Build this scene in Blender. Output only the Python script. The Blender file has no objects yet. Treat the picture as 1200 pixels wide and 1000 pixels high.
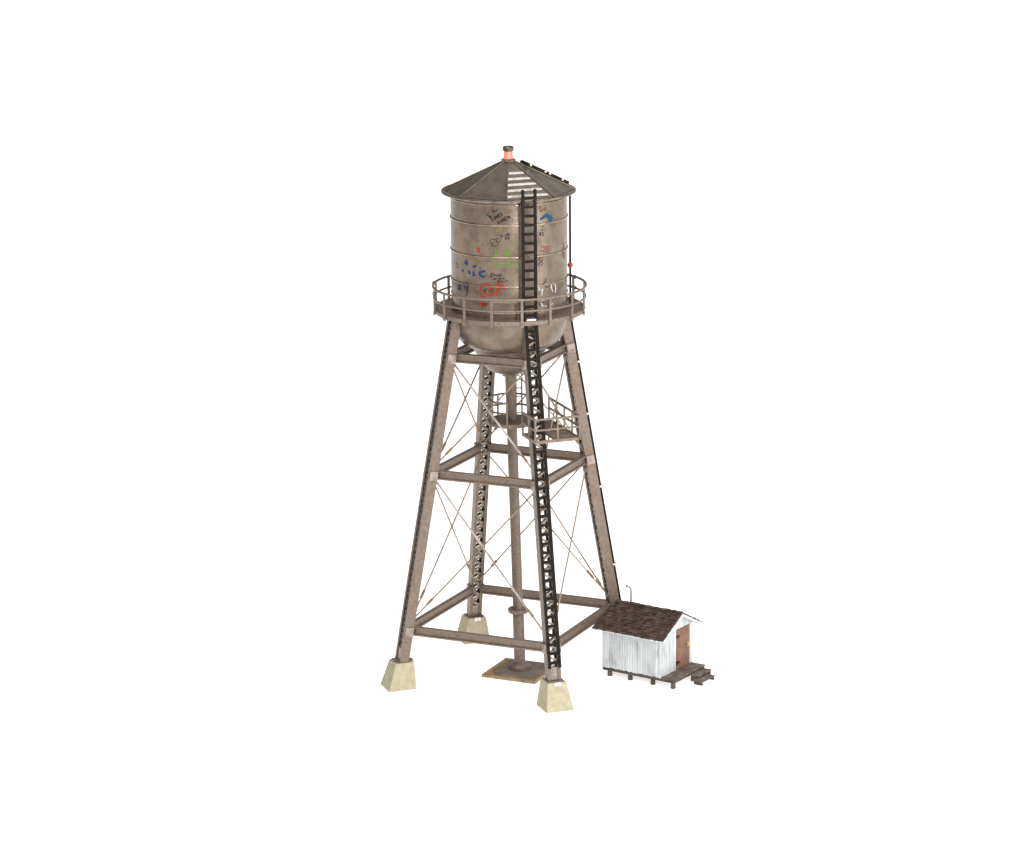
import bpy, bmesh, math, random
from mathutils import Vector, Matrix
random.seed(7)
R = math.radians
scene = bpy.context.scene
COL = scene.collection
Z0 = 0.335                       # height of the tops of the footings above the floor

# ------------------------------------------------------------------ camera
AZ, EL, DIST = 0.42984, 0.24200, 41.3406
d = Vector((math.sin(AZ)*math.cos(EL), -math.cos(AZ)*math.cos(EL), math.sin(EL)))
tgt = Vector((0, 0, 3.0 + Z0))
fw = -d
rt = fw.cross(Vector((0, 0, 1))).normalized()
up = rt.cross(fw)
ROLL = -0.00872
r2 = rt*math.cos(ROLL) + up*math.sin(ROLL)
u2 = -rt*math.sin(ROLL) + up*math.cos(ROLL)
cd = bpy.data.cameras.new('camera')
cam = bpy.data.objects.new('camera', cd)
COL.objects.link(cam)
M = Matrix((r2, u2, -fw)).transposed().to_4x4()
M.translation = tgt + d*DIST
cam.matrix_world = M
cd.sensor_width = 36
cd.lens = 3948.2/1200*36
cd.shift_x = 0.00145
cd.shift_y = -0.01272
cd.clip_start = 1
cd.clip_end = 3000
scene.camera = cam

# ------------------------------------------------------------------ studio light
scene.view_settings.view_transform = 'Standard'
scene.view_settings.look = 'None'
scene.view_settings.exposure = 0
scene.view_settings.gamma = 1
w = bpy.data.worlds.new('World'); scene.world = w; w.use_nodes = True
nt = w.node_tree; nt.nodes.clear()
out = nt.nodes.new('ShaderNodeOutputWorld'); bg = nt.nodes.new('ShaderNodeBackground')
tc = nt.nodes.new('ShaderNodeTexCoord'); sp = nt.nodes.new('ShaderNodeSeparateXYZ')
mr = nt.nodes.new('ShaderNodeMapRange')
mr.interpolation_type = 'SMOOTHSTEP'
mr.inputs['From Min'].default_value = 0.0; mr.inputs['From Max'].default_value = 0.9
mr.inputs['To Min'].default_value = 0.30; mr.inputs['To Max'].default_value = 1.15
nt.links.new(tc.outputs['Generated'], sp.inputs[0]); nt.links.new(sp.outputs['Z'], mr.inputs['Value'])
bg.inputs['Color'].default_value = (1, 0.995, 0.985, 1)
vd = nt.nodes.new('ShaderNodeVectorMath'); vd.operation = 'DOT_PRODUCT'
vd.inputs[1].default_value = (math.sin(AZ+R(65)), -math.cos(AZ+R(65)), 0)
nt.links.new(tc.outputs['Generated'], vd.inputs[0])
m2 = nt.nodes.new('ShaderNodeMapRange'); m2.inputs['From Min'].default_value = -.9; m2.inputs['From Max'].default_value = .9
m2.inputs['To Min'].default_value = .05; m2.inputs['To Max'].default_value = 1.65
nt.links.new(vd.outputs['Value'], m2.inputs['Value'])
mm = nt.nodes.new('ShaderNodeMath'); mm.operation = 'MULTIPLY'
nt.links.new(mr.outputs[0], mm.inputs[0]); nt.links.new(m2.outputs[0], mm.inputs[1])
nt.links.new(mm.outputs[0], bg.inputs['Strength']); nt.links.new(bg.outputs[0], out.inputs[0])

def softbox(name, az, dist, z, size, energy, color=(1, 1, 1)):
    l = bpy.data.lights.new(name, 'AREA'); l.shape = 'RECTANGLE'
    l.size, l.size_y = size; l.energy = energy; l.color = color
    o = bpy.data.objects.new(name, l); COL.objects.link(o)
    o.location = (dist*math.sin(az), -dist*math.cos(az), z)
    o.rotation_euler = (Vector((0, 0, 3.4)) - o.location).to_track_quat('-Z', 'Y').to_euler()
    return o
softbox('key_softbox', AZ + R(17), 16, 8.0, (1.6, 6), 1150, (1, .99, .97))
softbox('top_softbox', AZ + R(-10), 4, 18, (9, 9), 1500)
softbox('side_softbox', AZ + R(62), 15, 5, (5, 6), 450)

# ------------------------------------------------------------------ materials
def mat(name, base, dark=None, rough=.5, metal=0., scale=6., spec=.5, bump=.0, light=None, contrast=(.35, .68), stretch=None, island=0., emis=None, tint=None, tamt=.5):
    m = bpy.data.materials.new(name); m.use_nodes = True
    t = m.node_tree; b = t.nodes['Principled BSDF']
    b.inputs['Roughness'].default_value = rough; b.inputs['Metallic'].default_value = metal
    b.inputs['Specular IOR Level'].default_value = spec
    c4 = lambda c: (c[0], c[1], c[2], 1)
    if dark is None: dark = tuple(x*.75 for x in base)
    if light is None: light = tuple(min(1, x*1.15) for x in base)
    co = t.nodes.new('ShaderNodeTexCoord'); mp = t.nodes.new('ShaderNodeMapping')
    t.links.new(co.outputs['Object'], mp.inputs[0])
    if stretch: mp.inputs['Scale'].default_value = stretch
    n = t.nodes.new('ShaderNodeTexNoise'); n.inputs['Scale'].default_value = scale
    n.inputs['Detail'].default_value = 7; n.inputs['Roughness'].default_value = .62
    t.links.new(mp.outputs[0], n.inputs['Vector'])
    r = t.nodes.new('ShaderNodeValToRGB')
    r.color_ramp.elements[0].position = contrast[0]; r.color_ramp.elements[0].color = c4(dark)
    r.color_ramp.elements[1].position = contrast[1]; r.color_ramp.elements[1].color = c4(light)
    e = r.color_ramp.elements.new(sum(contrast)/2); e.color = c4(base)
    t.links.new(n.outputs[0], r.inputs[0])
    src = r.outputs[0]
    if tint:
        n3 = t.nodes.new('ShaderNodeTexNoise'); n3.inputs['Scale'].default_value = scale*.38; n3.inputs['Detail'].default_value = 4
        t.links.new(co.outputs['Object'], n3.inputs['Vector'])
        r3 = t.nodes.new('ShaderNodeMapRange'); r3.inputs['From Min'].default_value = .48; r3.inputs['From Max'].default_value = .68; r3.inputs['To Max'].default_value = tamt
        t.links.new(n3.outputs[0], r3.inputs['Value'])
        x3 = t.nodes.new('ShaderNodeMix'); x3.data_type = 'RGBA'; t.links.new(r3.outputs[0], x3.inputs[0]); t.links.new(src, x3.inputs[6])
        x3.inputs[7].default_value = c4(tint); src = x3.outputs[2]
    if island:
        g = t.nodes.new('ShaderNodeNewGeometry'); mm = t.nodes.new('ShaderNodeMapRange')
        mm.inputs['To Min'].default_value = 1-island; mm.inputs['To Max'].default_value = 1+island
        t.links.new(g.outputs['Random Per Island'], mm.inputs['Value'])
        mx = t.nodes.new('ShaderNodeMix'); mx.data_type = 'RGBA'; mx.blend_type = 'MULTIPLY'; mx.inputs[0].default_value = 1
        t.links.new(src, mx.inputs[6]); t.links.new(mm.outputs[0], mx.inputs[7]); src = mx.outputs[2]
    t.links.new(src, b.inputs['Base Color'])
    if bump:
        n2 = t.nodes.new('ShaderNodeTexNoise'); n2.inputs['Scale'].default_value = scale*5; n2.inputs['Detail'].default_value = 5
        t.links.new(mp.outputs[0], n2.inputs['Vector'])
        bp = t.nodes.new('ShaderNodeBump'); bp.inputs['Strength'].default_value = bump; bp.inputs['Distance'].default_value = .01
        t.links.new(n2.outputs[0], bp.inputs['Height']); t.links.new(bp.outputs[0], b.inputs['Normal'])
    if emis:
        b.inputs['Emission Color'].default_value = c4(emis[0]); b.inputs['Emission Strength'].default_value = emis[1]
    return m

M_steel = mat('weathered_steel', (.192, .148, .114), (.135, .100, .074), .36, .4, 26, bump=.5, light=(.228, .180, .144), contrast=(.30, .66), tint=(.20, .120, .075), tamt=.35)
M_lat = mat('lattice_steel', (.15, .11, .085), (.08, .058, .045), .5, .15, 12, light=(.22, .17, .14))
M_lac2 = mat('worn_lacing', (.27, .21, .17), (.17, .13, .10), .4, .2, 20)
M_lac3 = mat('shaded_lacing', (.095, .070, .050), (.05, .036, .026), .6, .1, 20, light=(.12, .09, .066))  # darker copy of the lacing: shade on the outer faces put into the colour
M_lac = mat('pale_lacing', (.50, .43, .38), (.22, .17, .14), .35, .3, 30, light=(.72, .66, .60))
M_tank = mat('tank_skin', (.178, .134, .096), (.108, .077, .052), .34, .5, 6.5, bump=.25, light=(.215, .172, .133), contrast=(.30, .70), tint=(.19, .125, .08), tamt=.4)
M_roof = mat('roof_skin', (.132, .109, .083), (.088, .071, .053), .27, .6, 5, bump=.15, light=(.150, .130, .102))
M_rim = mat('rim_metal', (.24, .20, .155), (.14, .11, .085), .20, .75, 9)
M_rib = mat('glint_rib_metal', (.66, .60, .53), (.22, .18, .14), .28, .8, 16, contrast=(.30, .52))  # bright metal on one panel only: the ribs' glints put into the colour
M_band = mat('seam_metal', (.34, .27, .20), (.20, .15, .11), .17, .85, 9)
M_bright = mat('bare_bright_metal', (.80, .75, .69), (.40, .34, .29), .25, .85, 25, contrast=(.25, .5))
M_plate = mat('pale_plate_steel', (.33, .26, .22), (.20, .15, .12), .4, .2, 14)
M_black = mat('black_paint', (.010, .007, .005), (.005, .003, .002), .45, 0, 20, spec=.15, light=(.018, .013, .009))
M_rod = mat('tie_rod_wire', (.32, .26, .19), (.20, .15, .10), .3, .5, 3)
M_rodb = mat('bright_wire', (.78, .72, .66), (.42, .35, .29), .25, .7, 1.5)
M_turn = mat('tan_turnbuckle', (.27, .15, .055), (.18, .10, .04), .45, .2, 20)
M_conc = mat('cream_concrete', (.42, .375, .255), (.36, .315, .205), .8, 0, 14, bump=.6, light=(.46, .415, .295), tint=(.35, .29, .17), tamt=.28)
M_wood = mat('tan_wood', (.31, .21, .105), (.17, .11, .05), .6, 0, 9, bump=.2, stretch=(1, 3, 1))
M_pad = mat('grey_brown_pad', (.175, .135, .098), (.11, .083, .058), .6, 0, 9, bump=.3, light=(.19, .155, .12))
M_gal = mat('galvanised', (.30, .28, .26), (.20, .18, .16), .35, .3, 20)
M_glow = mat('pink_lens', (.55, .20, .15), (.55, .18, .13), .25, 0, 8, emis=((1, .16, .08), .38))
M_cap = mat('cap_metal', (.125, .088, .062), (.04, .03, .025), .3, .4, 12)
M_red = mat('red_insulator', (.28, .055, .025), (.18, .03, .015), .35, 0, 12)
M_white = mat('white_board', (.50, .52, .535), (.385, .385, .395), .7, 0, 6.5, bump=.2, light=(.57, .59, .60), contrast=(.36, .54), stretch=(1, 1, .5), island=.10)
M_trim = mat('white_trim', (.56, .575, .58), (.45, .45, .44), .6, 0, 8)
M_shin = mat('brown_shingle', (.064, .043, .032), (.034, .022, .016), .85, 0, 14, bump=.8, light=(.10, .073, .058), island=.30, spec=.25)
M_door = mat('rust_door', (.205, .098, .055), (.125, .055, .03), .7, 0, 9, bump=.3, light=(.28, .13, .075), stretch=(3, 3, .8), island=.1)
M_deck = mat('grey_timber', (.115, .088, .074), (.06, .046, .038), .8, 0, 12, bump=.5, light=(.19, .155, .135), island=.2)
M_dkt = mat('dark_timber', (.07, .052, .038), (.035, .026, .02), .8, 0, 12, bump=.5, light=(.12, .095, .07))
M_brass = mat('brass', (.75, .5, .15), (.6, .38, .1), .3, .8, 9)
# white floor under the subject; its glow is added to wash out contact shadows
M_floor = mat('white_added_glow', (.80, .80, .80), (.80, .80, .80), .9, 0, 1, spec=.0, light=(.80, .80, .80), emis=((1, 1, 1), .70))
GC = {'black': (.004, .003, .002), 'grey': (.03, .022, .016), 'yellow': (.24, .20, .05), 'red': (.36, .032, .012), 'green': (.10, .22, .025),
      'pale_green': (.14, .18, .07), 'blue': (.010, .05, .14), 'blue_grey': (.018, .03, .07), 'bright_blue': (.006, .065, .17),
      'white': (.62, .60, .60), 'faded_red': (.20, .085, .06)}
MG = {k: mat('paint_'+k, v, tuple(x*.75 + .010 for x in v), .55, 0, 60, spec=.15) for k, v in GC.items()}

# ------------------------------------------------------------------ builders
def tag(o, label=None, cat=None, group=None, kind=None):
    for k, v in (('label', label), ('category', cat), ('group', group), ('kind', kind)):
        if v: o[k] = v
    return o

class MB:
    """collects shapes (z measured from the footing tops) for ONE mesh object"""
    def __init__(s, dz=Z0): s.v = []; s.f = []; s.dz = dz
    def add(s, vs, fs):
        n = len(s.v); s.v += [tuple(v) for v in vs]; s.f += [tuple(i+n for i in f) for f in fs]; return s
    def obox(s, c, ex, ey, ez):
        c, ex, ey, ez = map(Vector, (c, ex, ey, ez))
        vs = [c + a*ex + b*ey + g*ez for a in (-1, 1) for b in (-1, 1) for g in (-1, 1)]
        fs = [(0, 1, 3, 2), (4, 6, 7, 5), (0, 4, 5, 1), (2, 3, 7, 6), (0, 2, 6, 4), (1, 5, 7, 3)]
        if ex.cross(ey).dot(ez) < 0: fs = [f[::-1] for f in fs]
        return s.add(vs, fs)
    def box(s, x0, x1, y0, y1, z0, z1):
        return s.obox(((x0+x1)/2, (y0+y1)/2, (z0+z1)/2), ((x1-x0)/2, 0, 0), (0, (y1-y0)/2, 0), (0, 0, (z1-z0)/2))
    def bar(s, a, b, w, h, side):
        """rectangular bar a->b, width w along 'side', thickness h across"""
        a, b = Vector(a), Vector(b); ax = (b-a); side = Vector(side); axn = ax.normalized()
        side = (side - axn*side.dot(axn)).normalized(); nn = axn.cross(side)
        return s.obox((a+b)/2, ax/2, side*w/2, nn*h/2)
    def tube(s, pts, r, n=10, closed=False, cap=True):
        pts = [Vector(p) for p in pts]; m = len(pts); rr = r if isinstance(r, (list, tuple)) else [r]*m
        base = len(s.v); prev = None
        for i, p in enumerate(pts):
            if closed: t = (pts[(i+1) % m] - pts[i-1]).normalized()
            else: t = (pts[min(i+1, m-1)] - pts[max(i-1, 0)]).normalized()
            if prev is None:
                a = Vector((0, 0, 1)) if abs(t.z) < .9 else Vector((1, 0, 0))
                u = t.cross(a).normalized()
            else: u = (prev - t*prev.dot(t)).normalized()
            prev = u; v = t.cross(u)
            for k in range(n):
                q = p + (u*math.cos(2*math.pi*k/n) + v*math.sin(2*math.pi*k/n))*rr[i]
                s.v.append(tuple(q))
        for i in range(m if closed else m-1):
            j = (i+1) % m
            for k in range(n):
                k2 = (k+1) % n
                s.f.append((base+i*n+k, base+i*n+k2, base+j*n+k2, base+j*n+k))
        if cap and not closed:
            s.f.append(tuple(base+k for k in range(n))[::-1]); s.f.append(tuple(base+(m-1)*n+k for k in range(n)))
        return s
    def lathe(s, prof, n=64, c=(0, 0), close=True):
        base = len(s.v); m = len(prof)
        for r_, z in prof:
            for k in range(n):
                a = 2*math.pi*k/n; s.v.append((c[0]+r_*math.cos(a), c[1]+r_*math.sin(a), z))
        rng = range(m) if close else range(m-1)
        for i in rng:
            j = (i+1) % m
            for k in range(n):
                k2 = (k+1) % n
                s.f.append((base+i*n+k, base+i*n+k2, base+j*n+k2, base+j*n+k))
        return s
    def ball(s, c, r, n=12):
        prof = [(r*math.sin(math.pi*i/8) + 1e-4, c[2] - r*math.cos(math.pi*i/8)) for i in range(9)]
        return s.lathe(prof, n, (c[0], c[1]), False)
    def build(s, name, m, parent=None, smooth=None, bevel=0, label=None):
        me = bpy.data.meshes.new(name)
        me.from_pydata([(x, y, z + s.dz) for x, y, z in s.v], [], s.f); me.update()
        bm = bmesh.new(); bm.from_mesh(me); bmesh.ops.recalc_face_normals(bm, faces=bm.faces); bm.to_mesh(me); bm.free()
        me.materials.append(m)
        if smooth:
            for p in me.polygons: p.use_smooth = True
            me.set_sharp_from_angle(angle=R(smooth))
        o = bpy.data.objects.new(name, me); COL.objects.link(o)
        if parent: o.parent = parent
        if bevel:
            b = o.modifiers.new('bevel', 'BEVEL'); b.width = bevel; b.segments = 2; b.limit_method = 'ANGLE'
        if label: o['label'] = label
        return o

def pol(a, r_, z=0.):            # a = azimuth in degrees from -Y towards +X
    return Vector((r_*math.sin(R(a)), -r_*math.cos(R(a)), z))
def arc(r_, z, a0=0, a1=360, n=96):
    return [pol(a0+(a1-a0)*i/n, r_, z) for i in range(n if a1-a0 >= 360 else n+1)]

# ------------------------------------------------------------------ setting
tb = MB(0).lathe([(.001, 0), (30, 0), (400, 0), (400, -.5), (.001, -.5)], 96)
tag(tb.build('white_floor_added_glow', M_floor), kind='structure')

# ================================================================== WATER TOWER
tower = bpy.data.objects.new('water_tower', None); COL.objects.link(tower)
tower.empty_display_size = .3
tag(tower, 'tall weathered steel water tower on four latticed legs with a graffiti covered tank', 'water tower')

LEG_A = {'front': 45, 'right': 135, 'back': 225, 'left': 315}
def cr(z, a=45): return (1 + (0.50062-1)*z/4.0)*math.sqrt(2) + {315: .045, 135: .015}.get(a, 0)          # corner radius at height z
ZLOW, ZMID, ZTOP, ZDECK = .3865, 2.337, 3.7786, 4.30
LW, LD = .168, .118                                             # leg width (tangential) and depth (radial)
def leg_frame(a):
    p0, p1 = pol(a, cr(0, a), 0), pol(a, cr(4, a), 4)
    wv = (p1-p0).normalized(); er = pol(a, 1); er = (er - wv*er.dot(wv)).normalized(); et = wv.cross(er)
    return p0, wv, er, et
def on_leg(a, z, r_=0, t_=0):
    p0, wv, er, et = leg_frame(a)
    return p0 + wv*(z/wv.z) + er*r_ + et*t_

for key, a in LEG_A.items():
    p0, wv, er, et = leg_frame(a)
    LW = {'front': .168, 'back': .168, 'left': .200, 'right': .180}[key]
    # concrete footing
    c = pol(a, cr(0, a)); e1, e2 = pol(a, 1), pol(a+90, 1)
    vs = []
    for hw, z in (((.178, -Z0), (.175, -Z0+.02), (.124, -.012), (.118, 0.)) if key != 'right' else ((.150, -Z0), (.148, -Z0+.02), (.122, -.012), (.116, 0.))):
        vs += [c + e1*(hw*sx - z*.15) + e2*hw*sy + Vector((0, 0, z)) for sx, sy in ((-1, -1), (1, -1), (1, 1), (-1, 1))]
    fs = [(3, 2, 1, 0), (12, 13, 14, 15)]
    for L in range(3):
        for k in range(4):
            k2 = (k+1) % 4; fs.append((L*4+k, L*4+k2, L*4+4+k2, L*4+4+k))
    ft = MB().add(vs, fs).build('footing', M_conc, tower, bevel=.006)
    for s in (1, -1):
        cc = c + e1*s*.126
        MB().obox(cc + Vector((0, 0, -.012)), e1*.016, e2*.042, Vector((0, 0, .022))).build('clip_plate', M_bright if key in ('front', 'back') else M_plate, ft, bevel=.004)
    pad = MB().obox(c + Vector((0, 0, .006)), e1*.098, e2*.105, Vector((0, 0, .006)))
    pad.build('bearing_pad', M_lat, ft)
    # leg: two channels back to back
    lg = MB(); top = 4.27/wv.z
    for s in (1, -1):
        lg.obox(p0 + et*s*(LW/2-.009) + wv*(top/2+.005), et*.009, er*LD/2, wv*top/2)
        for q in (1, -1):
            lg.obox(p0 + et*s*(LW/2-.029) + er*q*(LD/2-.008) + wv*(top/2+.005), et*.0115, er*.006, wv*top/2)
    leg = lg.build('leg', M_steel, tower, bevel=.003)
    # solid shoe at the foot
    sh = MB()
    sh.obox(p0 + wv*.085, et*(LW/2-.042), er*(LD/2-.016), wv*.075)
    sh.build('leg_shoe', M_plate, leg)
    # zig-zag lacing on the outer and the inner face
    for q in (1, -1):
        lt = MB(); pitch = .072; n = int((top-.2)/pitch); x = LW/2-.026
        for i in range(n):
            s = 1 if i % 2 else -1
            A = p0 + wv*(.16+i*pitch) + et*x*s + er*q*(LD/2-.022)
            B = p0 + wv*(.16+(i+1)*pitch) - et*x*s + er*q*(LD/2-.022)
            lt.bar(A, B, .020 if key == 'front' else (.045 if key == 'left' and q > 0 else .036), .008, et)
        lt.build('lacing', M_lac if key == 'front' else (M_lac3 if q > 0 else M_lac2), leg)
    # pale joint plates where the girts meet the leg
    for z in (ZLOW, ZMID, ZTOP):
        for s in (1, -1):
            jp = MB().obox(on_leg(a, z, 0, s*(LW/2+.013)), et*.012, er*.052, wv*.057)
            jp.build('joint_plate', M_plate, leg, bevel=.004)

# horizontal girts (channel section)
keys = ['front', 'right', 'back', 'left']
pairs = [('left', 'front'), ('front', 'right'), ('right', 'back'), ('back', 'left')]
for z in (ZLOW, ZMID, ZTOP):
    for k1, k2 in pairs:
        A, B = pol(LEG_A[k1], cr(z, LEG_A[k1]), z), pol(LEG_A[k2], cr(z, LEG_A[k2]), z)
        ax = (B-A).normalized(); A = A + ax*.085; B = B - ax*.085
        o_ = Vector((ax.y, -ax.x, 0))
        if o_.dot(A+B) < 0: o_ = -o_
        g = MB(); H = .112
        g.bar(A, B, H, .02, (0, 0, 1))
        for s in (1, -1):
            off = Vector((0, 0, s*(H/2-.010)))
            g.bar(A + off + o_*.020, B + off + o_*.020, .0195, .022, (0, 0, 1))
            g.bar(A + off - o_*.022, B + off - o_*.022, .0195, .026, (0, 0, 1))
        g.build('girt', M_steel, tower, bevel=.002)

# crossed tie rods with turnbuckles
for (z0, z1) in ((ZLOW, ZMID), (ZMID, ZTOP)):
    for k1, k2 in pairs:
        for i, (u, l) in enumerate(((k1, k2), (k2, k1))):
            A = pol(LEG_A[u], cr(z1, LEG_A[u])-.02, z1-.03); B = pol(LEG_A[l], cr(z0, LEG_A[l])-.03, z0+.07)
            mid = (A+B)/2; o_ = Vector((mid.x, mid.y, 0)).normalized()*(.012 if i else -.012)
            A, B = A+o_, B+o_
            sag = Vector((0, 0, -.008))
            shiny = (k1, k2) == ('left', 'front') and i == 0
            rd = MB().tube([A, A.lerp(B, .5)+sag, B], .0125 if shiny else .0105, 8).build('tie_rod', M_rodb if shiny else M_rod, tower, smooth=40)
            f = .83; ln = .065/(B-A).length
            tbk = MB().tube([A.lerp(B, f-ln), A.lerp(B, f-ln*.8), A.lerp(B, f+ln*.8), A.lerp(B, f+ln)], [.010, .017, .017, .010], 10)
            tbk.build('turnbuckle', M_turn, rd, smooth=40)

# riser pipe (it stands a little out of plumb, as in the photograph)
def lean(mb, k=None):
    mb.v = [(x + rt.x*.092*(3.5-z)/3.8, y + rt.y*.092*(3.5-z)/3.8, z) for x, y, z in mb.v]
    return mb
pipe = lean(MB().lathe([(.001, 3.62), (.064, 3.62), (.064, .50), (.071, .49), (.071, -.27), (.001, -.27)], 40, close=False)).build('riser_pipe', M_steel, tower, smooth=40)
lean(MB().lathe([(.06, .505), (.120, .505), (.128, .495), (.128, .462), (.120, .452), (.06, .452)], 40)).build('flange', M_steel, pipe, smooth=30)
lean(MB().lathe([(.06, -.20), (.09, -.205), (.125, -.232), (.135, -.24), (.138, -.285), (.06, -.285)], 40)).build('pipe_foot', M_steel, pipe, smooth=30)
bp_ = lean(MB().box(-.365, .365, -.365, .365, -.335, -.297)).build('base_plate', M_wood, tower, bevel=.006)
pv = [(-.20, -.315), (.335, -.27), (.352, .25), (.25, .345), (-.26, .325), (-.315, -.12)]
lean(MB().add([(x, y, -.296) for x, y in pv] + [(x*.97, y*.97, -.284) for x, y in pv],
         [tuple(range(6))[::-1], tuple(range(6, 12))] + [(k, (k+1) % 6, 6+(k+1) % 6, 6+k) for k in range(6)])).build('grey_pad', M_pad, bp_)

# tank: cylinder, rounded bowl, shallow cone to the riser
TR = .7044
prof = [(.02, 5.765), (TR, 5.765), (TR, 5.475), (TR+.0015, 5.465), (TR+.0015, 5.09), (TR, 5.08), (TR, 4.73), (TR+.0015, 4.72), (TR+.0015, 4.545),
        (TR-.02, 4.53), (TR-.02, 4.41), (TR+.004, 4.395), (TR+.004, 4.30), (TR-.004, 4.24)]
for i in range(1, 13):
    t = i/12*R(70); prof.append((.455 + .245*math.cos(t)**.85, 4.24 - .345*math.sin(t)/math.sin(R(70))))
prof += [(.522, 3.885), (.505, 3.872), (.475, 3.862), (.45, 3.82), (.375, 3.70), (.31, 3.605), (.25, 3.555), (.105, 3.505), (.095, 3.48), (.066, 3.475)]
tank = MB().lathe(prof, 128, close=False).build('tank', M_tank, tower, smooth=28, label='cylindrical tank with a rounded belly, weathered brown steel')
for z, rr in ((5.715, .008), (5.470, .010), (5.083, .010), (4.7245, .010), (4.535, .007), (4.40, .007)):
    MB().tube(arc(TR+.003, z, n=128), rr, 8, closed=True).build('seam_band', M_band, tank, smooth=60)

def ribbon(mb, st, wd, k0):
    # resample the stroke, then lay it on the skin as one mitred strip
    pts = [Vector((a*TR, z)) for a, z in st]
    fine = []
    for i in range(len(pts)-1):
        p_, q_ = pts[i], pts[i+1]
        a_ = pts[max(i-1, 0)]; b_ = pts[min(i+2, len(pts)-1)]
        sharp = len(pts) < 4
        for k in range(5):
            t = k/5
            if sharp: fine.append(p_.lerp(q_, t))
            else: fine.append(.5*((2*p_) + (q_-a_)*t + (2*a_-5*p_+4*q_-b_)*t*t + (3*p_-a_-3*q_+b_)*t**3))
    fine.append(pts[-1]); n = len(fine); V = []
    for i, p_ in enumerate(fine):
        t = (fine[min(i+1, n-1)] - fine[max(i-1, 0)])
        t = t.normalized() if t.length > 1e-9 else Vector((1, 0))
        nn = Vector((-t.y, t.x)); ww = wd/2*(.72 + .5*random.random()) * (.6 if i in (0, n-1) else 1)
        rr = TR + .0042 + k0*.0004 + i*.000012
        for s in (1, -1):
            q = p_ + nn*ww*s; ang = q.x/TR
            V.append((rr*math.cos(ang), rr*math.sin(ang), q.y))
        for s in (1, -1):
            q = p_ + nn*ww*s; ang = q.x/TR
            V.append(((TR-.001)*math.cos(ang), (TR-.001)*math.sin(ang), q.y))
    F = []
    for i in range(n-1):
        a_, b_ = i*4, i*4+4
        F += [(a_, a_+1, b_+1, b_), (a_+1, a_+3, b_+3, b_+1), (a_+2, a_, b_, b_+2)]
    F += [(0, 2, 3, 1), (4*n-4, 4*n-3, 4*n-1, 4*n-2)]
    mb.add(V, F)
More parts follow.
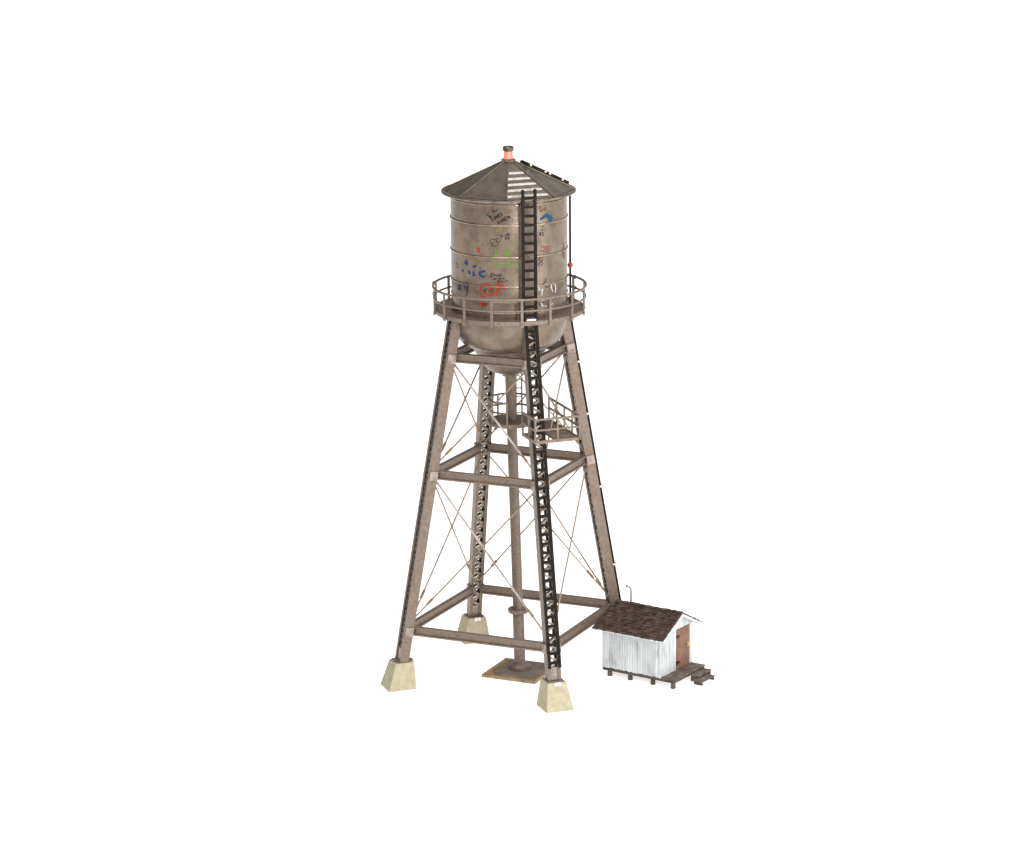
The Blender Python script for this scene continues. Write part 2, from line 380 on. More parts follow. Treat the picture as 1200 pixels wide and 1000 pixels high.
GRAFFITI = [
 ('small black handwritten lines slanting up near the top of the tank', 'black', 0.0079,
  [[(-1.5208,5.6027),(-1.4675,5.5688),(-1.4978,5.5882)],
   [(-1.4747,5.5943),(-1.4524,5.5569),(-1.4368,5.5904)],
   [(-1.4138,5.6220),(-1.3911,5.6484),(-1.3615,5.6440),(-1.3317,5.6703)],
   [(-1.4210,5.6424),(-1.4058,5.6634)],
   [(-1.4403,5.5588),(-1.4152,5.5293),(-1.3925,5.5389)],
   [(-1.3883,5.5809),(-1.3924,5.5630),(-1.3772,5.5494),(-1.3635,5.5512),(-1.3597,5.5648),(-1.3696,5.5767),(-1.3883,5.5809)],
   [(-1.3649,5.5908),(-1.3277,5.5663),(-1.3397,5.6014)],
   [(-1.3028,5.6170),(-1.3277,5.6065),(-1.3032,5.5766),(-1.2784,5.5870)],
   [(-1.3155,5.5916),(-1.2961,5.5997)],
   [(-1.2636,5.6294),(-1.2798,5.6266),(-1.2833,5.6151),(-1.2542,5.6132),(-1.2485,5.6015),(-1.2689,5.5950)],
   [(-1.3444,5.5247),(-1.3195,5.4903)],
   [(-1.3142,5.5360),(-1.3290,5.5064),(-1.2895,5.5015)],
   [(-1.2751,5.5068),(-1.2848,5.5470),(-1.2453,5.5178)],
   [(-1.2783,5.5231),(-1.2617,5.5293)],
   [(-1.2310,5.5231),(-1.2555,5.5578),(-1.2254,5.5623),(-1.2201,5.5490),(-1.2432,5.5405),(-1.2013,5.5340)],
   [(-1.1819,5.5847),(-1.2115,5.5740),(-1.1870,5.5391),(-1.1574,5.5498)],
   [(-1.1993,5.5566),(-1.1762,5.5649)],
   [(-1.1432,5.5549),(-1.1676,5.5899),(-1.1136,5.5654),(-1.1380,5.6005)]]),
 ('small yellow scrawl on the upper seam', 'yellow', 0.0115,
  [[(-1.4161,5.4622),(-1.3492,5.4691),(-1.2615,5.4673),(-1.3056,5.4389),(-1.2620,5.4343),(-1.2768,5.4135),(-1.3648,5.4068)]]),
 ('faint black loops beside a slanting word', 'grey', 0.0058,
  [[(-1.4108,5.3126),(-1.4486,5.3010),(-1.4567,5.2697),(-1.4192,5.2503),(-1.3814,5.2772),(-1.4109,5.3074),(-1.3662,5.3035),(-1.3371,5.2731)],
   [(-1.3732,5.3343),(-1.3286,5.3611),(-1.2849,5.3463),(-1.2782,5.3051),(-1.3225,5.2682),(-1.3665,5.2828)],
   [(-1.3661,5.3138),(-1.3218,5.3199),(-1.3369,5.2938)],
   [(-1.4420,5.2340),(-1.3822,5.2255),(-1.3081,5.2530)],
   [(-1.2709,5.3687),(-1.2632,5.3362)],
   [(-1.2448,5.3722),(-1.2652,5.3511),(-1.2371,5.3397)],
   [(-1.2205,5.3620),(-1.2145,5.3427)],
   [(-1.1861,5.3463),(-1.1937,5.3789),(-1.1602,5.3495),(-1.1678,5.3821)],
   [(-1.1279,5.3802),(-1.1409,5.3854),(-1.1509,5.3708),(-1.1456,5.3547),(-1.1304,5.3531),(-1.1233,5.3607),(-1.1256,5.3704),(-1.1371,5.3691)],
   [(-1.1912,5.3221),(-1.2050,5.3290),(-1.1929,5.3375),(-1.1791,5.3306),(-1.1912,5.3221),(-1.2049,5.3134),(-1.1895,5.3067),(-1.1774,5.3152),(-1.1912,5.3221)],
   [(-1.1480,5.3247),(-1.1618,5.3317),(-1.1497,5.3401),(-1.1359,5.3332),(-1.1480,5.3247),(-1.1617,5.3161),(-1.1463,5.3093),(-1.1342,5.3177),(-1.1480,5.3247)]]),
 ('small red blot left of centre', 'red', 0.0157,
  [[(-1.7073,5.1736),(-1.6814,5.1878),(-1.6649,5.1681),(-1.6771,5.1424),(-1.7112,5.1485),(-1.6902,5.1696)],
   [(-1.6734,5.1655),(-1.6554,5.1355)]]),
 ('bright green looping scrawl across the middle seam', 'green', 0.0147,
  [[(-1.3825,5.1996),(-1.3611,5.1381),(-1.3917,5.0751),(-1.3554,5.0190),(-1.2969,4.9891),(-1.2242,4.9847),(-1.1373,4.9970),(-1.0937,5.0153)],
   [(-1.1291,5.0726),(-1.0935,5.0308),(-1.1371,5.0105),(-1.0355,5.0298),(-0.9921,5.0029)],
   [(-1.1647,5.1194),(-1.1932,5.1505),(-1.1495,5.1763),(-1.1064,5.1604),(-1.1286,5.1192),(-1.1794,5.0988)],
   [(-1.2362,5.1814),(-1.2079,5.1298)]]),
 ('thin pale green vertical lines beside the ladder', 'pale_green', 0.0084,
  [[(-1.0238,5.4174),(-1.0206,5.3141),(-1.0119,5.1898)],
   [(-0.9847,5.0130),(-0.9787,4.8987),(-0.9775,4.7428),(-0.9739,4.6698)],
   [(-0.9962,5.2825),(-0.9453,5.2500)]]),
 ('row of blotchy blue capital letters', 'blue', 0.0241,
  [[(-1.9963,4.9667),(-1.9621,5.0150),(-1.9275,4.9579)],
   [(-1.9849,4.9752),(-1.9373,4.9830)],
   [(-2.0646,4.8655),(-2.0397,4.8943)],
   [(-1.9042,4.8976),(-1.8792,4.8530)],
   [(-1.8594,4.8568),(-1.8986,4.8772)],
   [(-1.8018,4.8962),(-1.7790,4.8428)],
   [(-1.8159,4.8429),(-1.7678,4.8573)],
   [(-1.6866,4.8945),(-1.6115,4.9066),(-1.5552,4.9149)],
   [(-1.6781,4.8951),(-1.6535,4.8603),(-1.6045,4.8373),(-1.5672,4.8602)],
   [(-1.8191,4.9572),(-1.7732,4.9526),(-1.7284,4.9696)]]),
 ('small dark blue specks at the left end of the blue letters', 'blue_grey', 0.0094,
  [[(-2.2617,4.9522),(-2.2295,4.9248)],
   [(-2.2644,4.8890),(-2.1986,4.9128)],
   [(-1.6687,4.9529),(-1.6439,4.9389)]]),
 ('dark blue number sign and a tall numeral', 'blue_grey', 0.0147,
  [[(-2.1785,4.7005),(-2.2016,4.6189)],
   [(-2.1157,4.7080),(-2.1364,4.6269)],
   [(-2.2137,4.6709),(-2.0871,4.6893)],
   [(-2.2148,4.6409),(-2.0938,4.6578)],
   [(-1.9337,4.6911),(-1.9815,4.6705),(-2.0172,4.6876),(-2.0140,4.7194),(-1.9754,4.7381),(-1.9329,4.7278)],
   [(-1.9329,4.7278),(-1.9338,4.6858),(-1.9412,4.6433),(-1.9618,4.5836)]]),
 ('small black cursive lines right of the blue letters', 'black', 0.0052,
  [[(-1.4629,4.8495),(-1.4318,4.8953),(-1.4579,4.8809),(-1.4477,4.8469),(-1.4097,4.8670)],
   [(-1.4084,4.8915),(-1.4098,4.8566)],
   [(-1.4092,4.8711),(-1.3924,4.8773),(-1.3861,4.8716),(-1.3866,4.8570)],
   [(-1.3702,4.8776),(-1.3676,4.8588),(-1.3545,4.8589),(-1.3472,4.8779),(-1.3464,4.8576)],
   [(-1.3091,4.8753),(-1.3219,4.8782),(-1.3305,4.8679),(-1.3227,4.8578),(-1.3096,4.8608)],
   [(-1.2930,4.8929),(-1.2943,4.8579)],
   [(-1.2742,4.8783),(-1.2923,4.8681),(-1.2733,4.8580)],
   [(-1.4629,4.8464),(-1.4781,4.8541)],
   [(-1.4262,4.8289),(-1.4211,4.8169),(-1.4173,4.8260),(-1.4124,4.8175),(-1.4088,4.8301)],
   [(-1.3854,4.8299),(-1.3942,4.8311),(-1.3992,4.8246),(-1.3934,4.8188),(-1.3861,4.8228),(-1.3855,4.8308),(-1.3837,4.8194)],
   [(-1.3623,4.8322),(-1.3709,4.8308),(-1.3641,4.8259),(-1.3659,4.8205),(-1.3746,4.8209)],
   [(-1.3255,4.8442),(-1.3242,4.8230)],
   [(-1.3248,4.8318),(-1.3144,4.8360),(-1.3099,4.8327),(-1.3094,4.8239)],
   [(-1.2986,4.8306),(-1.2860,4.8322),(-1.2916,4.8372),(-1.2986,4.8306),(-1.2929,4.8247),(-1.2846,4.8270)],
   [(-1.2752,4.8380),(-1.2734,4.8258)],
   [(-1.2738,4.8328),(-1.2689,4.8380),(-1.2625,4.8369)],
   [(-1.2490,4.8331),(-1.2365,4.8346),(-1.2420,4.8396),(-1.2490,4.8331),(-1.2434,4.8272),(-1.2351,4.8293)],
   [(-1.3435,4.8064),(-1.3217,4.7861),(-1.2848,4.8034),(-1.2412,4.7914),(-1.1830,4.8062),(-1.1541,4.8020)],
   [(-1.3286,4.8140),(-1.3143,4.7883)]]),
 ('large red heart pierced by an arrow above red letters', 'red', 0.0168,
  [[(-1.4665,4.6099),(-1.5282,4.6279),(-1.6075,4.6600),(-1.6513,4.6990),(-1.6341,4.7366),(-1.5816,4.7574),(-1.5183,4.7586),(-1.4799,4.7343),(-1.4651,4.6985),(-1.4767,4.6459)],
   [(-1.4651,4.6985),(-1.4342,4.7309),(-1.3741,4.7381),(-1.3298,4.7287),(-1.3229,4.6924),(-1.3606,4.6395),(-1.3908,4.6126)],
   [(-1.4664,4.6151),(-1.3901,4.6595),(-1.3300,4.7131),(-1.2708,4.7505)],
   [(-1.3735,4.7797),(-1.3146,4.7654),(-1.2562,4.7559),(-1.2275,4.7249),(-1.2308,4.6937)],
   [(-1.3294,4.7547),(-1.2634,4.7641)],
   [(-1.6664,4.6040),(-1.6084,4.6026),(-1.5602,4.6002)],
   [(-1.6504,4.5581),(-1.6469,4.4748)],
   [(-1.6759,4.5459),(-1.5930,4.5565)],
   [(-1.5962,4.5563),(-1.6181,4.5132),(-1.5701,4.4795)],
   [(-1.5689,4.5527),(-1.5619,4.4904)],
   [(-1.4519,4.5583),(-1.4447,4.5325)]]),
 ('tiny dark initials inside the red heart', 'grey', 0.0058,
  [[(-1.5781,4.6981),(-1.5833,4.6562)],
   [(-1.5332,4.6985),(-1.5784,4.6751),(-1.5383,4.6566)],
   [(-1.4886,4.6901),(-1.4915,4.6650)],
   [(-1.5046,4.6776),(-1.4755,4.6775)],
   [(-1.4523,4.6565),(-1.4475,4.6982),(-1.4152,4.6895),(-1.4128,4.6685),(-1.4523,4.6565)]]),
 ('black handwriting near the top right of the ladder', 'black', 0.0063,
  [[(-0.5963,5.7989),(-0.5797,5.7565),(-0.5448,5.7745)],
   [(-0.5944,5.6546),(-0.5639,5.6182),(-0.5285,5.6444),(-0.4834,5.6355),(-0.4701,5.6675)],
   [(-0.5804,5.6845),(-0.5910,5.6543)]]),
 ('blue dolphin shaped splash right of the ladder', 'bright_blue', 0.0335,
  [[(-0.5821,5.5319),(-0.5296,5.5402),(-0.4749,5.5604),(-0.4179,5.5575),(-0.3579,5.5394)],
   [(-0.4842,5.5571),(-0.4179,5.5637),(-0.3371,5.5270),(-0.3268,5.5022)],
   [(-0.3888,5.5082),(-0.3481,5.4836),(-0.3421,5.4643)],
   [(-0.4374,5.5437),(-0.3784,5.5372)]]),
 ('black vertical lettering and number right of the ladder', 'black', 0.0063,
  [[(-0.5658,5.4407),(-0.4946,5.4422)],
   [(-0.5307,5.4431),(-0.5344,5.4227)],
   [(-0.5750,5.3949),(-0.5400,5.4045),(-0.5313,5.3811)],
   [(-0.5837,5.3495),(-0.5998,5.3606),(-0.5853,5.3703),(-0.5690,5.3592),(-0.5837,5.3495),(-0.6002,5.3399),(-0.5821,5.3288),(-0.5674,5.3384),(-0.5837,5.3495)],
   [(-0.5488,5.3666),(-0.5207,5.3631),(-0.5356,5.3493),(-0.5147,5.3379),(-0.5298,5.3262),(-0.5480,5.3313)]]),
 ('small black looped sketch right of the ladder', 'grey', 0.0063,
  [[(-0.6211,5.0563),(-0.5870,5.0693),(-0.5386,5.0394),(-0.5617,5.0101),(-0.5356,4.9871),(-0.5881,4.9655),(-0.6218,4.9837),(-0.5791,5.0115),(-0.6129,5.0349),(-0.5787,5.0478)]]),
 ('white capital letters with a grey stroke near the railing', 'white', 0.0136,
  [[(-0.6245,4.7341),(-0.6115,4.6861),(-0.6286,4.6614)],
   [(-0.5425,4.6751),(-0.5570,4.6346),(-0.5609,4.5984)],
   [(-0.5389,4.6800),(-0.5656,4.6510)],
   [(-0.2965,4.7339),(-0.2580,4.7086),(-0.2348,4.6640),(-0.2522,4.6032)],
   [(-0.3358,4.7226),(-0.3573,4.6831),(-0.3154,4.6210)],
   [(-0.5844,4.5116),(-0.5500,4.4668),(-0.5232,4.4748)],
   [(-0.5052,4.4648),(-0.4683,4.4591)],
   [(-0.4004,4.4731),(-0.3702,4.4573),(-0.3171,4.4797)],
   [(-0.2920,4.7334),(-0.3358,4.7226)]]),
 ('dark grey diagonal stroke between the white letters', 'grey', 0.0084,
  [[(-0.4776,4.8049),(-0.4836,4.7637),(-0.5383,4.7374),(-0.5907,4.7210)],
   [(-0.5027,4.6997),(-0.4468,4.6923),(-0.3878,4.7020)]]),
 ('faded orange vertical smear at the right edge of the tank', 'faded_red', 0.0251,
  [[(0.0546,5.1823),(0.0830,5.0845),(0.0946,4.9782)],
   [(0.0028,5.1158),(0.0391,5.0065)]]),
 ('faded pink smudges right of the ladder', 'faded_red', 0.0209,
  [[(-0.5856,5.1989),(-0.4604,5.1779),(-0.3411,5.1819)],
   [(-0.5690,5.1457),(-0.4421,5.1191)],
   [(-0.4977,5.1605),(-0.3625,5.1373)]]),
 ('faint orange scribble beneath the eave', 'faded_red', 0.0084,
  [[(-1.2301,5.6561),(-1.1867,5.6706),(-1.1292,5.6642),(-1.0862,5.6452)],
   [(-1.2017,5.6253),(-1.1439,5.6406),(-1.1154,5.6147)]]),
 ('faint brown drips between the upper seams', 'faded_red', 0.0052,
  [[(-1.8367,5.4748),(-1.7818,5.4377),(-1.6940,5.4334)],
   [(-1.6092,5.5314),(-1.5937,5.4910)],
   [(-1.0872,5.5629),(-1.0836,5.5010)]]),
 ('thin faded pale green smear near the right edge of the tank', 'pale_green', 0.0105,
  [[(-0.1789,5.1277),(-0.1536,5.0412)],
   [(-0.1300,4.7455),(-0.1023,4.6580)],
   [(-0.3665,4.7834),(-0.3248,4.7475)]]),
 ('small red smear right of the arrow', 'faded_red', 0.0126,
  [[(-0.4659,4.6785),(-0.4079,4.6937),(-0.3679,4.6581)]]),
]
for gi, (lab, colr, wd, strokes) in enumerate(GRAFFITI):
    mb = MB()
    for k, st in enumerate(strokes): ribbon(mb, st, wd, k % 7)
    mb.build('graffiti', MG[colr], tank, label=lab)

# roof: eight flat panels over a round eave
EZ = 5.775
RO = .800
eave = MB().lathe([(.66, EZ-.004), (.80, EZ-.012), (.814, EZ-.010), (.819, EZ), (.8145, EZ+.010), (.80, EZ+.013), (.66, EZ+.011)], 128)
rv = [pol(22.5+45*k, RO, EZ+.016) for k in range(8)] + [pol(22.5+45*k, .062, 6.135) for k in range(8)] + [Vector((0, 0, EZ-.005)), Vector((0, 0, 6.135))]
rf = [(k, (k+1) % 8, 8+(k+1) % 8, 8+k) for k in range(8)] + [(8+k, 8+(k+1) % 8, 17) for k in range(8)] + [((k+1) % 8, k, 16) for k in range(8)]
roof = MB().add(rv, rf).build('roof', M_roof, tower)
eave.build('eave_rim', M_rim, roof, smooth=40)
for k in range(8):
    a = 22.5+45*k
    MB().tube([pol(a, RO+.004, EZ+.018), pol(a, .065, 6.138)], .011 if k in (2, 3) else .0075, 8).build('roof_ridge', M_roof if k in (0, 1) else M_rim, roof, smooth=40)
def roof_pt(a, f, lift=0.):      # on the panel centred on 45 deg; f = 0 at the eave, 1 at the top
    ap = math.cos(R(22.5)); r_ = (RO*(1-f) + .062*f)*ap
    n = Vector((6.135-EZ-.016, 0, (RO-.062)*ap)).normalized()
    p_ = pol(a, r_, (EZ+.016)*(1-f) + 6.135*f); e = pol(a, 1)
    return p_ + (e*n.x + Vector((0, 0, n.z)))*lift
for i, f in enumerate((.085, .235, .385, .535, .685)):
    half = (RO*(1-f) + .062*f)*math.sin(R(22.5))*(.97 if i < 4 else .9)
    tt = pol(135, 1); P0_ = roof_pt(45, f-.022, .001); P1_ = roof_pt(45, f+.042, .001); Q = roof_pt(45, f+.000, .022)
    g = MB()
    vs = []
    for s in (-1, 1):
        for P_, hh in ((P0_, half), (Q, half*.985), (P1_, half*.94)): vs.append(P_ + tt*s*hh*(.90 if s > 0 else 1) + (Vector((0, 0, -.012)) if s > 0 and P_ is Q else Vector()))
    g.add(vs, [(0, 1, 4, 3), (1, 2, 5, 4), (0, 2, 1), (3, 4, 5), (0, 3, 5, 2)])
    g.build('roof_rib', M_rib, roof)

# glowing beacon on the peak
beacon = MB().lathe([(.001, 6.13), (.088, 6.13), (.088, 6.152), (.070, 6.165), (.001, 6.165)], 32, close=False).build('beacon', M_cap, tower, smooth=30)
MB().lathe([(.001, 6.160), (.062, 6.160), (.056, 6.180), (.053, 6.262), (.001, 6.262)], 32, close=False).build('lens', M_glow, beacon, smooth=30)
MB().lathe([(.001, 6.258), (.062, 6.258), (.068, 6.268), (.068, 6.300), (.060, 6.312), (.030, 6.312), (.028, 6.300), (.001, 6.300)], 32, close=False).build('cap', M_cap, beacon, smooth=30)

# ring platform
DZ = 4.300
plat = MB().lathe([(TR-.01, DZ+.030), (.885, DZ+.030), (.905, DZ+.045), (.915, DZ+.035), (.915, DZ-.005), (.900, DZ-.012), (.885, DZ+.0), (TR-.01, DZ+.0)], 96)
platform = plat.build('platform', M_steel, tower, smooth=30)
for k in range(16):
    a = 11.25+22.5*k; e, t = pol(a, 1), pol(a+90, 1)
    MB().obox(pol(a, .80, DZ-.014), e*.095, t*.012, Vector((0, 0, .0125))).build('bracket', M_steel, platform)
rail = MB().tube(arc(.930, 4.612), .0155, 8, closed=True).build('railing', M_steel, tower, smooth=60)
MB().tube(arc(.924, 4.474), .0125, 8, closed=True).build('mid_rail', M_steel, rail, smooth=60)
for k in range(16):
    a = 11.25+22.5*k; e, t = pol(a, 1), pol(a+90, 1)
    g = MB().obox(pol(a, .924, 4.445), e*.010, t*.0165, Vector((0, 0, .170)))
    g.obox(pol(a, .927, DZ-.004), e*.011, t*.021, Vector((0, 0, .020)))
    g.build('rail_post', M_steel, rail, bevel=.003)
for a in (-33.75-22.5*2, 11.25+22.5*6):
    for z in (4.60, 4.466):
        MB().ball(pol(a, .944, z), .027).build('rail_knuckle', M_steel, rail, smooth=60)

# black ladder from the foot of the front leg to the eave
def ladder(name, pts_fn, s0, s1, hw, rw, pitch, m, parent, thick=.022, knob=False, label=None, rungr=.011):
    """pts_fn(s, t) -> point; s along, t across"""
    g = MB(); n = 1 if not knob else 8
    for sd in (1, -1):
        A, B = pts_fn(s0, sd*hw), pts_fn(s1, sd*hw)
        g.bar(A, B, rw, thick, pts_fn(s0, 1) - pts_fn(s0, 0))
        if knob: 
            g.ball(pts_fn(s1, sd*hw), .024)
    o = g.build(name, m, parent, bevel=.003, label=label)
    s = s0 + pitch*.6; first = None
    while s < s1 - pitch*.2:
        if first is None:
            side = pts_fn(s, 1) - pts_fn(s, 0)
            first = MB().bar(pts_fn(s, hw-rw*.3), pts_fn(s, -hw+rw*.3), rungr*2, rungr*1.6, (pts_fn(s1, 0)-pts_fn(s0, 0))).build('rung', m, o)
            fp = pts_fn(s, 0)
        else:
            c = first.copy(); COL.objects.link(c); c.parent = o; c.location = pts_fn(s, 0) - fp
        s += pitch
    return o
p0, wv, er, et = leg_frame(45)
ladder('leg_ladder', lambda s, t: p0 + wv*s + er*(LD/2+.018) + et*t, .155, 4.27/wv.z, .066, .036, .1115, M_black, tower,
       label='long black ladder fixed up the front leg', rungr=.017)
LA = 41.3
ladder('tank_ladder', lambda s, t: pol(LA, .835, s) + pol(LA+90, t), DZ+.03, 5.905, .076, .036, .110, M_black, tower, thick=.030, knob=True,
       label='black ladder up the side of the tank to the eave', rungr=.015)
MB().obox(pol(LA, .86, DZ+.060), pol(LA, .05), pol(LA+90, .060), Vector((0, 0, .012))).build('hatch_plate', M_bright, platform, bevel=.006)

# roof ladder on the far right slope
def rl(s, t):
    return roof_pt(135, .01 + s/.83, .032) + pol(225, t)
ladder('roof_ladder', rl, .0, .665, .07, .05, .11, M_black, tower, thick=.048, knob=True, label='black ladder lying on the right slope of the roof')
rlad = [o for o in tower.children if o.name == 'roof_ladder'][0]
for s in (.10, .30, .37, .60):
    for t in (.093, -.093): MB().ball(rl(s, t) + Vector((0, 0, .006)), .017).build('ladder_clip', M_bright, rlad)

# conduit down the right side, around the platform and along the right leg
pts = [pol(135, .80, EZ-.01), pol(135, .795, 5.6), pol(135, .795, 4.30), pol(135, .80, 4.22), pol(135, .775, 4.15)]
q0, qw, qr, qt = leg_frame(135)
def ql(z): return q0 + qw*(z/qw.z) + qr*(LD/2+.030) - qt*.03
con = MB().tube(pts, .0145, 8)
con.tube([pol(135, .74, 4.24), ql(4.20)+qr*.01, ql(4.12), ql(2), ql(.05)], [.026, .022, .0165, .0165, .0165], 8)
con = con.build('conduit', M_black, tower, smooth=50)
MB().ball(pol(135, .795, 4.795), .034).build('insulator', M_red, con, smooth=60)
MB().ball(pol(135, .74, 4.245), .034).build('elbow_joint', M_black, con, smooth=60)
for z in (3.57, 2.90, 1.95, .92):
    MB().obox(ql(z) + qr*.01, qt*.02, qr*.024, qw*.011).build('conduit_clip', M_bright, con)

# half-way inspection walkway
WZ = 2.925
def wk(r_, t_, z=0.): return pol(45, r_) + pol(135, t_) + Vector((0, 0, WZ+z))
g = MB().lathe([(.065, WZ+.0), (.285, WZ+.0), (.295, WZ-.02), (.295, WZ-.045), (.28, WZ-.05), (.065, WZ-.03)], 40)
walk = g.build('walkway', M_steel, tower, smooth=30)
fl = MB().obox(wk(.66, .30, -.016), pol(45, .48), pol(135, .145), Vector((0, 0, .011)))
fl.build('walkway_floor', M_lat, walk)
fr = MB()
def wbar(a, b, w_=.030, h_=.020): fr.bar(a, b, w_, h_, (0, 0, 1))
wbar(wk(1.155, -.115, -.012), wk(1.155, .455, -.012), .036); wbar(wk(.10, .452, -.012), wk(1.145, .452, -.012), .034)
wbar(wk(.72, -.112, -.012), wk(1.145, -.112, -.012), .034); wbar(wk(.72, -.10, -.014), wk(.72, .16, -.014), .03)
fr.build('walkway_frame', M_steel, walk)
hr = MB()
def hb(a, b, w_=.021): hr.bar(a, b, w_, w_, (0, 0, 1))
for z in (.265, .135):
    hb(wk(1.155, -.12, z), wk(1.155, .46, z)); hb(wk(.14, .455, z), wk(1.145, .455, z)); hb(wk(.72, -.115, z), wk(1.145, -.115, z))
    ring = [Vector((.27*math.cos(R(b)), .27*math.sin(R(b)), WZ+z)) for b in [-75 - 255*i/30 for i in range(31)]]
    hr.tube(ring, .012, 6)
hand = hr.build('handrail', M_steel, walk)
pp = [wk(1.155, t, 0) for t in (-.115, .17, .452)] + [wk(r_, .452, 0) for r_ in (.14, .40, .66, .92)] + [wk(.72, -.112, 0), wk(.93, -.112, 0)]
pp += [Vector((.27*math.cos(R(b)), .27*math.sin(R(b)), WZ)) for b in (-75, -120, -165, -210, -255, -300, -330)]
for q in pp:
    dq = pol(45, .010); dt = pol(135, .010)
    MB().obox(q + Vector((0, 0, .118)), dq, dt, Vector((0, 0, .148))).build('handrail_post', M_steel, hand)
# narrow ladder from the walkway to the belly of the tank
bx = rt*.105 - Vector((d.x, d.y, 0)).normalized()*.16
ladder('hatch_ladder', lambda s, t: Vector((bx.x, bx.y, s)) + rt*t, WZ-.02, 3.66, .036, .020, .105, M_lat, tower, thick=.014, rungr=.006)

# ================================================================== SHED
shed = bpy.data.objects.new('storage_shed', None); COL.objects.link(shed)
shed.location = (1.915, .190, 0); shed.rotation_euler = (0, 0, R(-9.72))
tag(shed, 'small white board shed with brown shingle roof and rusty door beside the tower', 'shed')
SL, SW, FZ = .855, .728, .115
EVZ, RGZ, OV, OF, OB = .629, .872, .113, .10, .012
slope = (RGZ-EVZ)/(SW/2+OV)
def rz(v): return EVZ + slope*((v+OV) if v <= SW/2 else (SW+OV-v))
S = lambda: MB(0)
# walls of narrow upright boards
def plank_wall(name, axis, fixed, v0, v1, z1fn, n, holes=(), outward=1):
    g = S(); w_ = (v1-v0)/n
    for i in range(n):
        a, b = v0+i*w_+.0018, v0+(i+1)*w_-.0018; j = random.uniform(0, .0035); m_ = (a+b)/2
        zt = z1fn(m_) - random.uniform(.0, .004); zb = FZ + random.uniform(-.004, .006)
        segs = [(zb, zt)]
        for h0, h1, ht in holes:
            if h0 - .005 < m_ < h1 + .005: segs = [(ht, zt)] if zt > ht+.01 else []
        for s0, s1 in segs:
            lo, hi = (fixed-.018, fixed+j) if outward > 0 else (fixed-j, fixed+.018)
            if axis == 'u': g.box(a, b, lo, hi, s0, s1)
            else: g.box(lo, hi, a, b, s0, s1)
    return g.build(name, M_white, shed, bevel=.0012)
plank_wall('wall', 'u', 0, -SL, 0, lambda u: rz(0)-.012, 23, outward=-1)
plank_wall('wall', 'u', SW, -SL, 0, lambda u: rz(0)-.012, 23, outward=1)
D0, D1, DT = .365, .665, .640
plank_wall('wall', 'v', 0, .003, SW-.003, lambda v: rz(v)-.016, 18, holes=((D0, D1, DT),), outward=1)
plank_wall('wall', 'v', -SL, .003, SW-.003, lambda v: rz(v)-.016, 18, outward=-1)
S().box(-SL+.02, -.02, .022, SW-.022, FZ-.01, EVZ-.01).build('inner_lining', M_dkt, shed)
# corner trims
for v in (-.004, SW+.004):
    S().box(-.016, .0065, v-.010 if v > .1 else v-.003, v+.003 if v > .1 else v+.010, FZ-.004, rz(0)-.015).build('corner_trim', M_trim, shed)
# door
g = S(); n = 5
for i in range(n):
    a = D0+.004+(D1-D0-.008)*i/n; b = D0+.004+(D1-D0-.008)*(i+1)/n-.0015
    g.box(-.012, .004+random.uniform(0, .0015), a, b, FZ+.006, DT-.004)
door = g.build('door', M_door, shed, bevel=.001)
for z in (FZ+.095, DT-.095):
    S().add([(.0085, D0-.006, z-.022), (.0085, D0+.020, z-.022), (.0085, D0+.075, z-.005), (.0085, D0+.075, z+.005), (.0085, D0+.020, z+.022), (.0085, D0-.006, z+.022)] +
            [(.0125, D0-.006, z-.022), (.0125, D0+.020, z-.022), (.0125, D0+.075, z-.005), (.0125, D0+.075, z+.005), (.0125, D0+.020, z+.022), (.0125, D0-.006, z+.022)],
            [(5, 4, 3, 2, 1, 0), (6, 7, 8, 9, 10, 11)] + [(k, (k+1) % 6, 6+(k+1) % 6, 6+k) for k in range(6)]).build('hinge', M_black, door)
g = S(); g.ball((.018, D1-.035, FZ+.27), .014); g.box(.004, .010, D1-.050, D1-.022, FZ+.245, FZ+.295); g.build('door_knob', M_brass, door, smooth=50)
# roof: two slopes of ragged shingles over white sheathing
U0, U1 = -SL-OB, OF
ln = math.hypot(RGZ-EVZ, SW/2+OV)
for sgn in (0, 1):
    def P(u, s, h):    # s = distance down from the ridge
        if u < -SL+.03: u -= .062*(s/ln)*min(1, (-SL+.03-u)/.03) * (0 if sgn else 1)
        v = SW/2 - s*(SW/2+OV)/ln; z = RGZ - s*(RGZ-EVZ)/ln
        nv, nz = -(RGZ-EVZ)/ln, (SW/2+OV)/ln
        v, z = v + nv*h, z + nz*h
        if sgn: v = SW - v
        return (u, v, z)
    def slab(g, u0, u1, s0, s1, h0a, h0b, th, skew=0.):
        vs = [P(u0, s0, h0a), P(u1, s0, h0a+skew), P(u1, s1, h0b+skew), P(u0, s1, h0b), P(u0, s0, h0a+th), P(u1, s0, h0a+th+skew), P(u1, s1, h0b+th+skew), P(u0, s1, h0b+th)]
        g.add(vs, [(0, 1, 2, 3), (7, 6, 5, 4), (0, 4, 5, 1), (1, 5, 6, 2), (2, 6, 7, 3), (3, 7, 4, 0)])
    bd = S(); slab(bd, U0+.004, U1-.004, 0.002, ln-.006, -.030, -.030, .025)
    rp = bd.build('roof', M_trim, shed)
    g = S(); rows = 11
    for rw in range(rows):
        s1 = ln*(rw+1)/rows + .006; s0 = max(0.003, ln*rw/rows - .02)
        u = U0 - random.uniform(0, .006)
        while u < U1:
            wd = random.uniform(.022, .055); e = min(u+wd, U1+random.uniform(-.003, .006))
            if e - u > .006: slab(g, u, e-.0015, s0, s1 + random.uniform(-.006, .007), -.004+random.uniform(0, .001), .004+random.uniform(-.0005, .006), .006+random.uniform(0, .003), random.uniform(-.003, .003))
            u += wd
    g.build('shingles', M_shin, rp)
g = S(); u = U0-.003
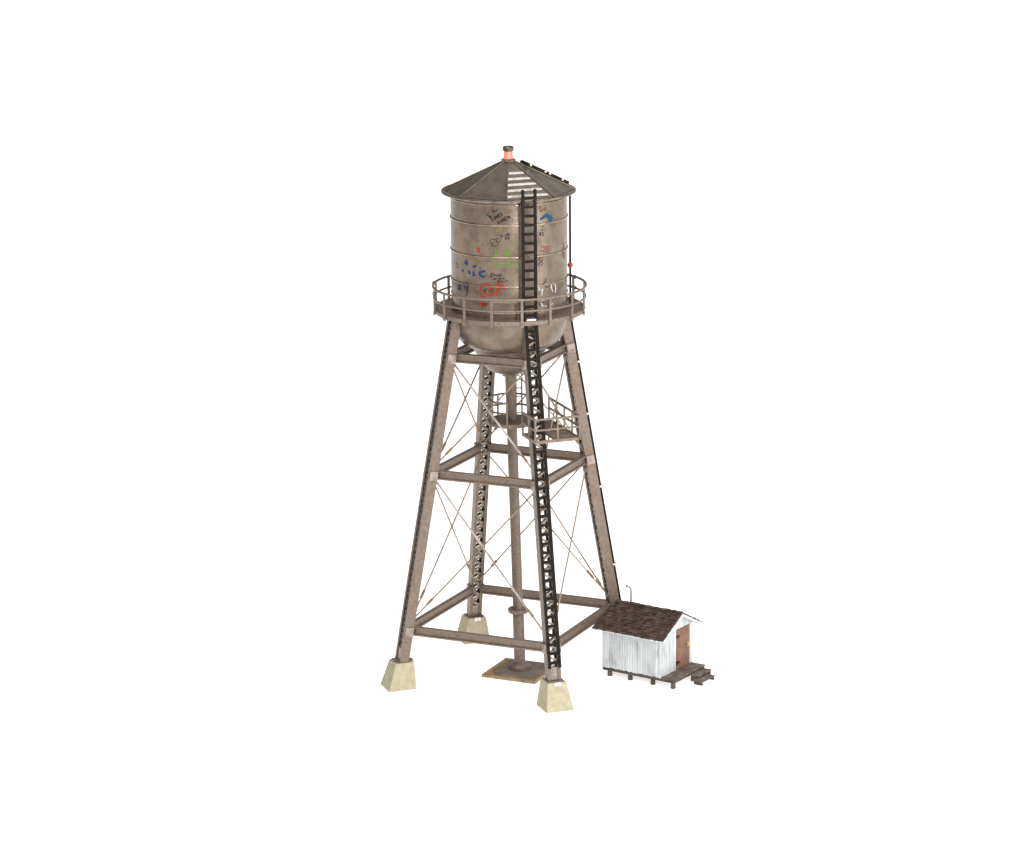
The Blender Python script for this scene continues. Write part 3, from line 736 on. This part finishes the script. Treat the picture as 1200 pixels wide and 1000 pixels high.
while u < U1:
    e = min(u+random.uniform(.03, .06), U1+.004); h = random.uniform(0, .008)
    for sd in (-1, 1):
        y0 = SW/2; g.add([(u, y0, RGZ+.010+h), (e-.002, y0, RGZ+.010+h), (e-.002, y0+sd*.034, RGZ-.004+h), (u, y0+sd*.034, RGZ-.004+h),
                          (u, y0, RGZ+.018+h), (e-.002, y0, RGZ+.018+h), (e-.002, y0+sd*.034, RGZ+.004+h), (u, y0+sd*.034, RGZ+.004+h)],
                         [(0, 1, 2, 3), (7, 6, 5, 4), (0, 4, 5, 1), (1, 5, 6, 2), (2, 6, 7, 3), (3, 7, 4, 0)])
    u = e
g.build('ridge_cap', M_shin, shed)
# rafters under the eaves and barge boards
for sgn in (1, -1):
    ve = -OV+.012 if sgn > 0 else SW+OV-.012
    S().bar((OF-.006, ve, EVZ-.024+.006), (OF-.006, SW/2, RGZ-.030), .026, .010, (0, 0, 1)).build('barge_board', M_trim, shed)
# floor frame, deck boards, piers, steps
DK = .205
g = S()
g.box(-SL+.004, DK-.008, .004, .034, .074, FZ-.006); g.box(-SL+.004, DK-.008, SW-.034, SW-.004, .074, FZ-.006)
g.box(-SL+.004, -SL+.034, .036, SW-.036, .075, FZ-.007); g.box(DK-.040, DK-.010, .036, SW-.036, .075, FZ-.007)
g.build('floor_frame', M_dkt, shed, bevel=.003)
g = S(); nb = 11
for i in range(nb):
    a = -.006 + (SW+.012)*i/nb; b = -.006 + (SW+.012)*(i+1)/nb - .005
    g.box(.010, DK+random.uniform(-.006, .008), a, b, FZ-.005+random.uniform(-.002, .002), FZ+.010+random.uniform(-.002, .003))
g.build('porch_deck', M_deck, shed, bevel=.002)
for u in (-.765, -.465, -.135, .158):
    for v in (.040, SW-.040):
        S().tube([(u, v, 0.0), (u, v, .0735)], [.031, .028], 12).build('pier', M_dkt, shed, smooth=40)
for (u0, u1, v0, v1, z) in ((DK-.02, DK+.115, .385, .70, .078), (DK+.075, DK+.215, .300, .615, .042)):
    g = S()
    for i in range(2):
        a = u0+(u1-u0)*i/2; g.box(a, a+(u1-u0)/2-.004, v0, v1, z, z+.013+.002*i)
    st = g.build('step', M_deck, shed, bevel=.002)
    for v in (v0+.02, v1-.02): S().box(u0+.01, u1-.012, v-.010, v+.010, 0.0, z-.001).build('step_stringer', M_dkt, st)
# thin bent vent pipe rising behind the ridge
g = S().tube([(-.745, .50, .78), (-.745, .50, .985), (-.750, .497, 1.015), (-.768, .490, 1.040), (-.788, .482, 1.046)], .0125, 8)
g.ball((-.794, .480, 1.045), .019)
g.build('vent_pipe', M_gal, shed, smooth=50)

scene.render.resolution_x = 1024; scene.render.resolution_y = 853
